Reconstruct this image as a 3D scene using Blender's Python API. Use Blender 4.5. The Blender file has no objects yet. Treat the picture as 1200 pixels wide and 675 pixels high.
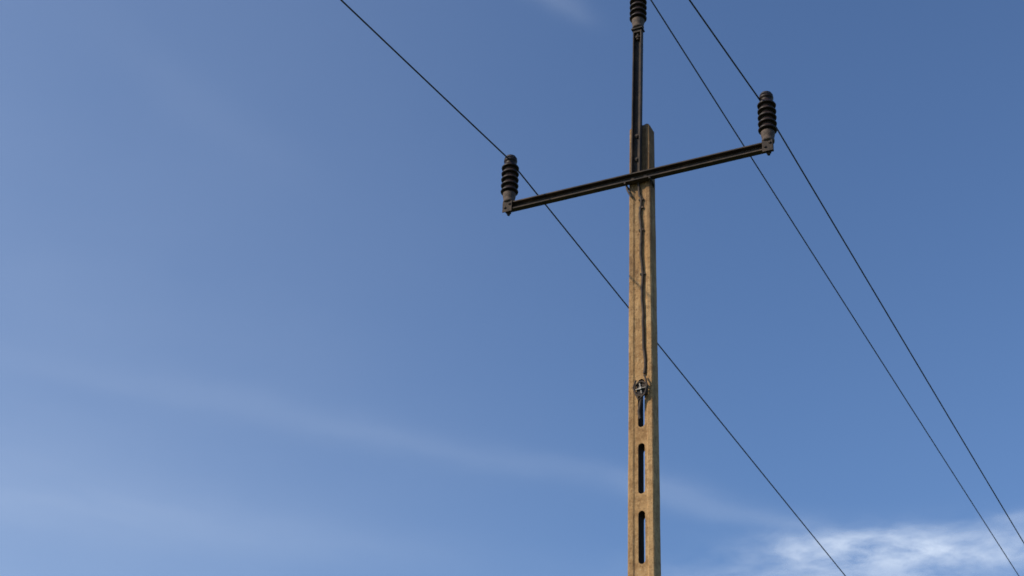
import bpy, bmesh, math, random
from mathutils import Matrix, Vector
random.seed(4)
S=bpy.context.scene
S.view_settings.view_transform='Standard'; S.view_settings.look='None'; S.view_settings.exposure=0
COL=S.collection
# ---------------------------------------------------------------- helpers
def mat(name):
    m=bpy.data.materials.new(name); m.use_nodes=True
    nt=m.node_tree; nt.nodes.clear()
    return m,nt
def N(nt,t,**k):
    n=nt.nodes.new(t)
    for a,b in k.items(): setattr(n,a,b)
    return n
def ramp(nt,fac,stops):
    r=nt.nodes.new('ShaderNodeValToRGB'); e=r.color_ramp.elements
    while len(e)<len(stops): e.new(0.5)
    for el,(p,c) in zip(e,stops): el.position=p; el.color=(*c,1)
    nt.links.new(fac,r.inputs[0]); return r.outputs[0]
def math_(nt,op,a,b=None,c=None,clamp=False):
    n=nt.nodes.new('ShaderNodeMath'); n.operation=op; n.use_clamp=clamp
    for i,v in enumerate((a,b,c)):
        if v is None: continue
        if isinstance(v,(int,float)): n.inputs[i].default_value=v
        else: nt.links.new(v,n.inputs[i])
    return n.outputs[0]
def noise(nt,vec,scale,detail=4,rough=.6,sv=None):
    if sv:
        mp=N(nt,'ShaderNodeMapping'); mp.inputs['Scale'].default_value=sv; nt.links.new(vec,mp.inputs[0]); vec=mp.outputs[0]
    n=N(nt,'ShaderNodeTexNoise'); n.inputs['Scale'].default_value=scale; n.inputs['Detail'].default_value=detail; n.inputs['Roughness'].default_value=rough
    nt.links.new(vec,n.inputs['Vector']); return n.outputs[0]
def mixc(nt,f,a,b,bt='MIX'):
    m=N(nt,'ShaderNodeMix',data_type='RGBA',blend_type=bt)
    for i,v in ((0,f),(6,a),(7,b)):
        if isinstance(v,(int,float)): m.inputs[i].default_value=v
        elif isinstance(v,tuple): m.inputs[i].default_value=(*v,1)
        else: nt.links.new(v,m.inputs[i])
    return m.outputs[2]
def principled(nt,col,rough=.8,metal=0,bump=None,bs=.3,bd=.01,spec=.5):
    p=N(nt,'ShaderNodeBsdfPrincipled'); o=N(nt,'ShaderNodeOutputMaterial')
    if isinstance(col,tuple): p.inputs['Base Color'].default_value=(*col,1)
    else: nt.links.new(col,p.inputs['Base Color'])
    if isinstance(rough,(int,float)): p.inputs['Roughness'].default_value=rough
    else: nt.links.new(rough,p.inputs['Roughness'])
    p.inputs['Metallic'].default_value=metal; p.inputs['Specular IOR Level'].default_value=spec
    if bump is not None:
        b=N(nt,'ShaderNodeBump'); b.inputs['Strength'].default_value=bs; b.inputs['Distance'].default_value=bd
        nt.links.new(bump,b.inputs['Height']); nt.links.new(b.outputs[0],p.inputs['Normal'])
    nt.links.new(p.outputs[0],o.inputs[0]); return p
# ---------------------------------------------------------------- materials
concrete,nt=mat('concrete')
tc=N(nt,'ShaderNodeTexCoord').outputs['Object']
big=noise(nt,tc,2.6,5,.65,(1,1,.6)); mid=noise(nt,tc,16,6,.75); fine=noise(nt,tc,60,4,.75)
streak=noise(nt,tc,20,5,.6,(1,1,.12))
c=ramp(nt,big,[(.3,(.34,.19,.08)),(.5,(.45,.275,.125)),(.72,(.50,.34,.175))])
c=mixc(nt,math_(nt,'MULTIPLY',ramp(nt,mid,[(.40,(1,1,1)),(.54,(0,0,0))]),.6),c,(.21,.112,.045))
c=mixc(nt,math_(nt,'MULTIPLY',ramp(nt,streak,[(.52,(0,0,0)),(.66,(1,1,1))]),.38),c,(.17,.092,.045))
c=mixc(nt,ramp(nt,fine,[(.56,(0,0,0)),(.64,(.7,.7,.7))]),c,(.12,.07,.038))
c=mixc(nt,ramp(nt,fine,[(.34,(.6,.6,.6)),(.42,(0,0,0))]),c,(.55,.42,.25))
sep=N(nt,'ShaderNodeSeparateXYZ'); nt.links.new(tc,sep.inputs[0])
h=math_(nt,'ADD',sep.outputs[2],math_(nt,'MULTIPLY',math_(nt,'SUBTRACT',streak,.5),3.0))
mr=N(nt,'ShaderNodeMapRange'); mr.inputs[1].default_value=7.9; mr.inputs[2].default_value=9.3; mr.inputs[3].default_value=0; mr.inputs[4].default_value=.66
nt.links.new(h,mr.inputs[0])
c=mixc(nt,mr.outputs[0],c,(.09,.053,.032))
principled(nt,c,.92,0,math_(nt,'ADD',mid,fine),.7,.008,.2)

slot_shade,nt=mat('slot_shade_concrete')  # concrete with the shade inside the slots painted into its dark base colour
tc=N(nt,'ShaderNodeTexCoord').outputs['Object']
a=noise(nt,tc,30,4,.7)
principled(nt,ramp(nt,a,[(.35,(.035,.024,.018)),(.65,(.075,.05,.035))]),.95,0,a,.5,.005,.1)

steel,nt=mat('weathered_steel')
tc=N(nt,'ShaderNodeTexCoord').outputs['Object']
a=noise(nt,tc,7,5,.7); b=noise(nt,tc,60,3,.6)
c=ramp(nt,a,[(.35,(.024,.02,.02)),(.52,(.045,.034,.028)),(.70,(.10,.066,.044))])
c=mixc(nt,ramp(nt,b,[(.52,(0,0,0)),(.66,(.6,.6,.6))]),c,(.08,.05,.032))
principled(nt,c,.78,.0,b,.5,.004,.3)

galv,nt=mat('galvanised_fitting')
tc=N(nt,'ShaderNodeTexCoord').outputs['Object']
a=noise(nt,tc,40,4,.7)
principled(nt,ramp(nt,a,[(.35,(.045,.032,.027)),(.65,(.12,.085,.064))]),.75,.1,a,.4,.003,.4)

porc,nt=mat('brown_glazed_porcelain')
tc=N(nt,'ShaderNodeTexCoord').outputs['Object']
a=noise(nt,tc,22,4,.7)
principled(nt,ramp(nt,a,[(.35,(.014,.008,.008)),(.6,(.028,.016,.013)),(.75,(.06,.038,.030))]),ramp(nt,a,[(.4,(.42,.42,.42)),(.7,(.75,.75,.75))]),0,None,spec=.3)

wirem,nt=mat('aluminium_conductor')
tc=N(nt,'ShaderNodeTexCoord').outputs['Object']
a=noise(nt,tc,3,3,.6)
principled(nt,ramp(nt,a,[(.4,(.045,.045,.055)),(.7,(.075,.072,.08))]),.65,.2)

cable,nt=mat('earth_cable')
tc=N(nt,'ShaderNodeTexCoord').outputs['Object']
a=noise(nt,tc,30,3,.6)
principled(nt,ramp(nt,a,[(.4,(.03,.02,.015)),(.7,(.07,.045,.03))]),.8)

pale,nt=mat('weathered_porcelain')
tc=N(nt,'ShaderNodeTexCoord').outputs['Object']
a=noise(nt,tc,60,3,.6)
principled(nt,ramp(nt,a,[(.4,(.13,.11,.09)),(.6,(.34,.31,.27))]),.6)

grass,nt=mat('grass_field')
tc=N(nt,'ShaderNodeTexCoord').outputs['Object']
a=noise(nt,tc,.03,6,.7); b=noise(nt,tc,3,5,.7)
c=ramp(nt,a,[(.35,(.045,.065,.02)),(.65,(.10,.10,.04))])
c=mixc(nt,math_(nt,'MULTIPLY',b,.6),c,(.035,.05,.015))
principled(nt,c,.95,0,b,.8,.05,.2)
# ---------------------------------------------------------------- layout (metres)
PSI=0.45554; PX,PY=1.03826,10.2
def obj(name,me,m,parent=None,loc=None,smooth=False):
    o=bpy.data.objects.new(name,me); COL.objects.link(o)
    if m: me.materials.append(m)
    if smooth:
        for p in me.polygons: p.use_smooth=True
    if parent: o.parent=parent
    if loc: o.location=loc
    return o
def bm_obj(name,bm,m,parent=None,loc=None,smooth=False):
    bmesh.ops.recalc_face_normals(bm,faces=bm.faces)
    me=bpy.data.meshes.new(name); bm.to_mesh(me); bm.free()
    return obj(name,me,m,parent,loc,smooth)
pole=bpy.data.objects.new('utility_pole',None); COL.objects.link(pole)
pole.location=(PX,PY,0); pole.rotation_euler=(0,0,-PSI)   # local +x = along the crossarm, local -y = front face
pole.empty_display_size=.5
def tube(name,pts,r,m,parent,res=3,cyc=False):
    cu=bpy.data.curves.new(name,'CURVE'); cu.dimensions='3D'; cu.bevel_depth=r; cu.bevel_resolution=res; cu.use_fill_caps=True
    sp=cu.splines.new('POLY'); sp.points.add(len(pts)-1); sp.use_cyclic_u=cyc
    for p,q in zip(sp.points,pts): p.co=(*q,1)
    cu.materials.append(m)
    o=bpy.data.objects.new(name,cu); COL.objects.link(o); o.parent=parent; return o
# ---- concrete shaft : channelled rectangular section
TOP=9.52
def sec(z,k=1.0):
    w=(.182+(TOP-z)*.0066)*k/2; d=(.122+(TOP-z)*.004)*k/2
    ch=.009; r=w*.46; dp=.009
    q=[(-w,-d+ch),(-w+ch,-d),(-r-.014,-d),(-r,-d+dp),(r,-d+dp),(r+.014,-d),(w-ch,-d),(w,-d+ch),
       (w,d-ch),(w-ch,d),(r+.012,d),(r,d-dp),(-r,d-dp),(-r-.012,d),(-w+ch,d),(-w,d-ch)]
    return [(x-.004,y,z) for x,y in q]
bm=bmesh.new(); rings=[]
levels=[-1.2+i*(TOP+1.17)/60 for i in range(61)]
for z in levels: rings.append([bm.verts.new((x+random.uniform(-.0012,.0012),y+random.uniform(-.0012,.0012),zz)) for x,y,zz in sec(z)])
rings.append([bm.verts.new(v) for v in sec(TOP,.80)])
for a,b in zip(rings,rings[1:]):
    for i in range(16): bm.faces.new((a[i],a[(i+1)%16],b[(i+1)%16],b[i]))
bm.faces.new(rings[0]); bm.faces.new(rings[-1])
shaft=bm_obj('concrete_shaft',bm,concrete,pole)
shaft.data.materials.append(slot_shade)
# slots cut through the web
bm=bmesh.new()
for k in range(-8,3):
    z0=5.60+.54*k; z1=z0+.405; hw=.0255
    prof=[]
    for i in range(9):
        a=math.pi*i/8; prof.append((hw*math.cos(a),z1-hw+hw*math.sin(a)))
    for i in range(9):
        a=math.pi+math.pi*i/8; prof.append((hw*math.cos(a),z0+hw+hw*math.sin(a)))
    f=[bm.verts.new((x,-.3,z)) for x,z in prof]; g=[bm.verts.new((x,.3,z)) for x,z in prof]
    bm.faces.new(f); bm.faces.new(g[::-1]); n=len(f)
    for i in range(n): bm.faces.new((f[i],f[(i+1)%n],g[(i+1)%n],g[i]))
cut=bm_obj('cut',bm,concrete,pole); cut.data.materials.append(slot_shade)
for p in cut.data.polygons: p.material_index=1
bpy.context.view_layer.update()
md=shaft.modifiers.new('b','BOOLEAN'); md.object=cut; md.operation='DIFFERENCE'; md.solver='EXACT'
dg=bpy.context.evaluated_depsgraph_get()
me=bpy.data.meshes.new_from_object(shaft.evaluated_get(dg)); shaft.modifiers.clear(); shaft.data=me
bpy.data.objects.remove(cut)
bv=shaft.modifiers.new('bev','BEVEL'); bv.width=.004; bv.segments=2; bv.limit_method='ANGLE'; bv.angle_limit=math.radians(35)

# ---- steel channel sections (opening faces -y)
def channel(name,length,hgt,dep,t,parent):
    bm=bmesh.new(); H=hgt/2
    q=[(0,-H),(-dep,-H),(-dep,-H+t),(-t,-H+t),(-t,H-t),(-dep,H-t),(-dep,H),(0,H)]
    A=[bm.verts.new((0,y,z)) for y,z in q]; B=[bm.verts.new((length,y,z)) for y,z in q]
    bm.faces.new(A); bm.faces.new(B[::-1])
    for i in range(8): bm.faces.new((A[i],A[(i+1)%8],B[(i+1)%8],B[i]))
    o=bm_obj(name,bm,steel,parent)
    b=o.modifiers.new('bev','BEVEL'); b.width=.002; b.segments=2; b.limit_method='ANGLE'
    return o
ZA=8.949; TILT=.0065; HL,HR=1.176,1.10
arm=channel('crossarm',HL+HR+.07,.078,.052,.012,pole)
arm.location=(-HL-.035,-.068,ZA-TILT*(HL+.035)); arm.rotation_euler=(0,-TILT,0)
YF=-.0955
def box(bm,c,s,rot=None):
    m=Matrix.Translation(c)@(rot or Matrix())@Matrix.Diagonal((*s,1))
    return bmesh.ops.create_cube(bm,size=1,matrix=m)
def cyl(bm,c,r,h,ax='Z',seg=16,r2=None):
    R=Matrix() if ax=='Z' else Matrix.Rotation(math.pi/2,4,'X' if ax=='Y' else 'Y')
    return bmesh.ops.create_cone(bm,cap_ends=True,segments=seg,radius1=r,radius2=r if r2 is None else r2,depth=h,matrix=Matrix.Translation(c)@R)
# ---- insulators
def lathe(bm,prof,seg=32):
    rs=[]
    for r,z in prof:
        rs.append([bm.verts.new((r*math.cos(2*math.pi*i/seg),r*math.sin(2*math.pi*i/seg),z)) for i in range(seg)])
    for a,b in zip(rs,rs[1:]):
        for i in range(seg): bm.faces.new((a[i],a[(i+1)%seg],b[(i+1)%seg],b[i]))
    bm.faces.new(rs[0][::-1]); bm.faces.new(rs[-1])
def insulator(loc,tag,lean=0):
    root=bpy.data.objects.new(tag,None); COL.objects.link(root); root.parent=pole; root.location=loc; root.rotation_euler=(0,lean,0); root.empty_display_size=.1
    prof=[(.040,.105),(.046,.112)]
    z=.120
    for i in range(5):
        prof+=[(.048,z),(.066,z-.006),(.0745,z-.004),(.0765,z+.004),(.070,z+.016),(.056,z+.032),(.049,z+.042)]
        z+=.062
    prof+=[(.046,z-.006),(.050,z+.002),(.058,z+.008),(.058,z+.024),(.046,z+.032),(.040,z+.040),(.047,z+.050),(.046,z+.060),(.030,z+.070),(.008,z+.073)]
    bm=bmesh.new(); lathe(bm,prof); b=bm_obj('porcelain_sheds',bm,porc,root,smooth=True)
    bm=bmesh.new(); lathe(bm,[(.036,.0),(.05,.004),(.052,.02),(.047,.03),(.051,.05),(.056,.075),(.056,.098),(.046,.108),(.03,.108)]); bm_obj('metal_socket',bm,galv,root,smooth=True)
    bm=bmesh.new(); cyl(bm,(0,0,-.055),.012,.13); cyl(bm,(0,0,-.092),.022,.02,seg=6); cyl(bm,(0,0,.003),.040,.008,seg=20); bm_obj('pin_bolt',bm,steel,root)
    return root,z+.040
zt=ZA+.038
iL,GZ=insulator((-HL,YF,zt-TILT*HL),'pin_insulator',-.01)
iR,_=insulator((HR,YF,zt+TILT*HR),'pin_insulator.001',.012)
ZB=10.545
iM,_=insulator((0,YF+.002,ZB),'pin_insulator.002',.01)
bm=bmesh.new()
for s,x in ((-1,-HL),(1,HR)):
    z=ZA+TILT*x
    box(bm,(x,-.1275,z-.012),(.085,.007,.105))
    cyl(bm,(x-.02,-.135,z-.02),.011,.014,'Y',6); cyl(bm,(x+.02,-.135,z+.012),.011,.014,'Y',6)
bm_obj('arm_end_plates',bm,steel,pole)
# ---- top post (channel) leaning slightly
L=1.53
post=channel('top_post',L,.080,.05,.011,pole)
lean=.022/L
post.matrix_local=Matrix.Translation((-.022,-.068,8.99))@Matrix.Rotation(lean,4,'Y')@Matrix(((0,0,1,0),(0,1,0,0),(1,0,0,0),(0,0,0,1)))@Matrix.Diagonal((1,1,-1,1))
bm=bmesh.new()
box(bm,(0,YF,ZB-.014),(.10,.075,.012)); box(bm,(0,YF,ZB-.035),(.06,.045,.03))
bm_obj('post_head_plate',bm,steel,pole)
# bolts that fix the post through the shaft
bm=bmesh.new()
for z in (9.14,9.38):
    cyl(bm,(-.018,-.085,z),.010,.03,'Y',8); cyl(bm,(-.018,-.088,z),.019,.012,'Y',6); cyl(bm,(-.018,.09,z),.019,.05,'Y',6)
for x in (-.055,.055): cyl(bm,(x,-.085,ZA+TILT*x),.014,.014,'Y',6)
bm_obj('fixing_bolts',bm,steel,pole)
# U-bolt round the back of the shaft at the arm
pts=[]
for i in range(25):
    a=math.radians(180*i/24); pts.append((-.004-.108*math.cos(a),-.05+.135*math.sin(a),ZA-.05))
tube('u_bolt',[(-.112,-.125,ZA-.05)]+pts+[(.104,-.125,ZA-.05)],.008,steel,pole)
tube('hanging_loop',[(-.112+.042*(t**1.6),-.075-.012*math.sin(t*math.pi),ZA-.05-.12*t) for t in [i/12 for i in range(13)]],.008,galv,pole)
# ---- earth cable down the front with kinks, fixed by small clips
def dfront(z): return -(.122+(TOP-z)*.004)/2
path=[(-.012,8.92),(-.006,8.80),(.012,8.74),(.000,8.60),(.010,8.44),(.006,8.25),(.020,8.02),(.014,7.80),(.022,7.60),(.024,7.38),(.038,7.20),(.030,7.10)]
pts=[]
for (x0,z0),(x1,z1) in zip(path,path[1:]):
    for k in range(5):
        t=k/5; u=t*t*(3-2*t); z=z0+(z1-z0)*t
        pts.append((x0+(x1-x0)*u+random.uniform(-.0025,.0025),dfront(z)-.002+random.uniform(-.004,.0),z))
tube('earth_cable',pts,.0105,cable,pole)
bm=bmesh.new()
for x,z in ((.010,8.74),(.010,8.66),(.010,8.44),(.020,8.02)):
    box(bm,(x,dfront(z)+.002,z),(.040,.022,.016))
bm_obj('cable_clips',bm,steel,pole)
# ---- small round fitting with four weathered arms
ZE=6.985; yE=dfront(ZE)-.022
ring=[(.008+(.050+.004*math.sin(i*2.3))*math.cos(2*math.pi*i/28),yE,ZE+.060*math.sin(2*math.pi*i/28)) for i in range(28)]
tube('fitting_ring',ring,.008,cable,pole,cyc=True)
bm=bmesh.new()
for a,l in ((8,.045),(100,.050),(186,.044),(280,.045)):
    a=math.radians(a); R=Matrix.Rotation(-a,4,'Y')
    box(bm,(.008+l/2*math.cos(a),yE-.002,ZE+l/2*math.sin(a)),(l,.010,.011),R)
cyl(bm,(.008,yE-.006,ZE),.013,.02,'Y',14)
ff=bm_obj('fitting_cross',bm,pale,pole); ff.modifiers.new('b','BEVEL').width=.003
bm=bmesh.new(); box(bm,(.008,yE+.014,ZE),(.075,.016,.09)); bm_obj('fitting_plate',bm,steel,pole)
tube('fitting_lead',[(.034,yE,7.10),(.052,yE-.01,7.06),(.062,yE-.008,7.0),(.045,yE-.01,6.93),(-.01,yE-.006,6.89),(-.035,yE,6.95),(-.052,yE-.004,7.0),(-.03,yE-.004,7.06)],.007,cable,pole)
tube('fitting_tail',[(.02,yE,6.93),(.004,yE+.004,6.87),(-.012,yE+.01,6.80),(-.004,yE+.014,6.74)],.011,cable,pole)
# ---------------------------------------------------------------- conductors
ax=Vector((math.cos(PSI),-math.sin(PSI),0)); nn=Vector((-math.sin(PSI),-math.cos(PSI),0))
def world(x,y,z): return Vector((PX,PY,0))+ax*x-nn*y+Vector((0,0,z))
def conductor(i,base,sa,ca,pw,sb,cb,pt):
    ha=Vector((math.sin(pw),math.cos(pw),0)); hb=-Vector((math.sin(pt),math.cos(pt),0)); pts=[]
    for k in range(60,0,-1):
        t=62*(k/60)**1.5; pts.append(base+hb*t+Vector((0,0,sb*t+cb*t*t)))
    pts.append(base)
    for k in range(1,90):
        t=70*(k/89)**1.5; pts.append(base+ha*t+Vector((0,0,sa*t+ca*t*t)))
    n='power_line' if i==0 else 'power_line.%03d'%i
    cu=bpy.data.curves.new(n,'CURVE'); cu.dimensions='3D'; cu.bevel_depth=.0066; cu.bevel_resolution=3
    sp=cu.splines.new('POLY'); sp.points.add(len(pts)-1)
    for p,q in zip(sp.points,pts): p.co=(*q,1)
    cu.materials.append(wirem); o=bpy.data.objects.new(n,cu); COL.objects.link(o)
bL=world(-HL,YF-.05,zt-TILT*HL+GZ-.03); bR=world(HR-.045,YF,zt+TILT*HR+GZ-.03); bM=world(.05,YF,ZB+GZ)
conductor(0,bL,-.09026-.0039,.0002,.54227,-.01459,.00097,.5922)
conductor(1,bR,-.09026-.0042,.0002,.54227,-.01459,.00097,.555)
conductor(2,bM,-.09026+.0098,.0002,.54227,-.01459,.00097,.5922)
for r in (iL,iR,iM):
    tube('tie_wire',[(.050*math.cos(2*math.pi*i/20),.050*math.sin(2*math.pi*i/20),GZ+.003*math.sin(i)) for i in range(20)],.006,wirem,r,cyc=True)
# ---------------------------------------------------------------- ground
bm=bmesh.new(); bmesh.ops.create_grid(bm,x_segments=60,y_segments=60,size=15000)
bm_obj('ground',bm,grass)
# ---------------------------------------------------------------- cirrus cloud sheet at 3 km altitude
cl,nt=mat('cirrus')
geo=N(nt,'ShaderNodeNewGeometry').outputs['Position']
vm=N(nt,'ShaderNodeVectorMath',operation='SCALE'); vm.inputs['Scale'].default_value=.001; nt.links.new(geo,vm.inputs[0]); P=vm.outputs[0]
wn=N(nt,'ShaderNodeTexNoise'); wn.inputs['Scale'].default_value=1.1; wn.inputs['Detail'].default_value=4; nt.links.new(P,wn.inputs['Vector'])
wv=N(nt,'ShaderNodeVectorMath',operation='MULTIPLY_ADD'); nt.links.new(wn.outputs['Color'],wv.inputs[0]); wv.inputs[1].default_value=(.5,.5,0); nt.links.new(P,wv.inputs[2])
PW=wv.outputs[0]
def blob(cx,cy,rx,ry,ang,amp):
    mp=N(nt,'ShaderNodeMapping',vector_type='TEXTURE'); mp.inputs['Location'].default_value=(cx+.25,cy+.25,3); mp.inputs['Rotation'].default_value=(0,0,math.radians(ang)); mp.inputs['Scale'].default_value=(rx,ry,100)
    nt.links.new(PW,mp.inputs[0])
    ln=N(nt,'ShaderNodeVectorMath',operation='DOT_PRODUCT'); nt.links.new(mp.outputs[0],ln.inputs[0]); nt.links.new(mp.outputs[0],ln.inputs[1])
    e=math_(nt,'POWER',2.71828,math_(nt,'MULTIPLY',ln.outputs['Value'],-1.0))
    return math_(nt,'MULTIPLY',e,amp)
def rot(vec,ang,sv):
    mp=N(nt,'ShaderNodeMapping',vector_type='TEXTURE'); mp.inputs['Rotation'].default_value=(0,0,math.radians(ang)); mp.inputs['Scale'].default_value=sv; nt.links.new(vec,mp.inputs[0]); return mp.outputs[0]
def add(*a):
    r=a[0]
    for b in a[1:]: r=math_(nt,'ADD',r,b)
    return r
fib=noise(nt,rot(PW,22,(2.2,.9,1)),1.8,6,.55)
fib2=noise(nt,rot(PW,10,(1.0,1.1,1)),3.4,6,.58)
soft=noise(nt,P,.5,4,.5)
fibr=ramp(nt,fib,[(.30,(0,0,0)),(.70,(1,1,1))]); puff=ramp(nt,fib2,[(.32,(0,0,0)),(.64,(1,1,1))])
streaks=add(blob(-.30,6.28,2.2,.17,22,.075),blob(.9,6.75,1.0,.13,20,.08),blob(-1.6,7.35,1.8,.3,12,.06),blob(-2.3,6.9,1.0,.6,15,.06),blob(.0,3.30,.12,.05,30,.09),blob(-1.1,3.75,.5,.14,50,.03))
bright=add(blob(1.85,7.30,.46,.27,-4,.85),blob(2.45,7.15,.42,.26,-10,.6),blob(2.45,6.80,.30,.07,-20,.15),blob(2.2,7.9,1.0,.4,0,.6))
sepn=N(nt,'ShaderNodeSeparateXYZ'); nt.links.new(P,sepn.inputs[0])
hz=N(nt,'ShaderNodeMapRange'); hz.interpolation_type='SMOOTHSTEP'; nt.links.new(math_(nt,'SUBTRACT',sepn.outputs[0],math_(nt,'MULTIPLY',sepn.outputs[1],.12)),hz.inputs[0])
hz.inputs[1].default_value=-4.2; hz.inputs[2].default_value=.6; hz.inputs[3].default_value=.22; hz.inputs[4].default_value=.0
haze=math_(nt,'MULTIPLY',hz.outputs[0],math_(nt,'ADD',soft,.45))
alpha=add(math_(nt,'MULTIPLY',streaks,math_(nt,'ADD',math_(nt,'MULTIPLY',fibr,.7),.35)),math_(nt,'MULTIPLY',bright,math_(nt,'ADD',math_(nt,'MULTIPLY',puff,.85),.12)),haze)
alpha=math_(nt,'MINIMUM',alpha,.85)
tr=N(nt,'ShaderNodeBsdfTransparent'); tl=N(nt,'ShaderNodeBsdfTranslucent'); tl.inputs[0].default_value=(.76,.86,.93,1)
mx=N(nt,'ShaderNodeMixShader'); nt.links.new(alpha,mx.inputs[0]); nt.links.new(tr.outputs[0],mx.inputs[1]); nt.links.new(tl.outputs[0],mx.inputs[2])
o=N(nt,'ShaderNodeOutputMaterial'); nt.links.new(mx.outputs[0],o.inputs[0])
bm=bmesh.new(); bmesh.ops.create_grid(bm,x_segments=2,y_segments=2,size=1,matrix=Matrix.Translation((0,7800,3000))@Matrix.Diagonal((8000,6200,1,1)))
bm_obj('cloud',bm,cl)
# ---------------------------------------------------------------- light
EL=math.radians(36); AZ=math.radians(-112)
sd=Vector((math.sin(AZ)*math.cos(EL),math.cos(AZ)*math.cos(EL),math.sin(EL)))
sl=bpy.data.lights.new('sun','SUN'); sl.energy=4.0; sl.angle=math.radians(.5); sl.color=(1,.87,.68)
so=bpy.data.objects.new('sun',sl); COL.objects.link(so); so.rotation_euler=sd.to_track_quat('Z','Y').to_euler(); so.location=(-8,-4,14)
w=bpy.data.worlds.new("World");S.world=w;w.use_nodes=True
nt=w.node_tree;sk=nt.nodes.new('ShaderNodeTexSky');sk.sky_type='NISHITA';sk.sun_disc=False
sk.sun_elevation=EL;sk.sun_rotation=AZ;sk.ozone_density=3.5;sk.dust_density=.5;sk.air_density=1.0
bg=nt.nodes['Background']
c=mixc(nt,1.0,sk.outputs[0],(.88,.98,1.12),'MULTIPLY')
nt.links.new(c,bg.inputs[0]);bg.inputs[1].default_value=0.13
# ---------------------------------------------------------------- camera
f,p,r=1776.48,.55138,.04753
F=Vector((0,math.cos(p),math.sin(p)));U0=Vector((0,-math.sin(p),math.cos(p)));R0=Vector((1,0,0))
R=R0*math.cos(r)+U0*math.sin(r);U=-R0*math.sin(r)+U0*math.cos(r)
cam=bpy.data.cameras.new("camera");co=bpy.data.objects.new("camera",cam);COL.objects.link(co)
cam.lens=f/1200*36;cam.clip_end=1e5
cam.dof.use_dof=True; cam.dof.focus_distance=6.5; cam.dof.aperture_fstop=8
co.matrix_world=Matrix(((R[0],U[0],-F[0],0),(R[1],U[1],-F[1],0),(R[2],U[2],-F[2],1.6),(0,0,0,1)))
S.camera=co
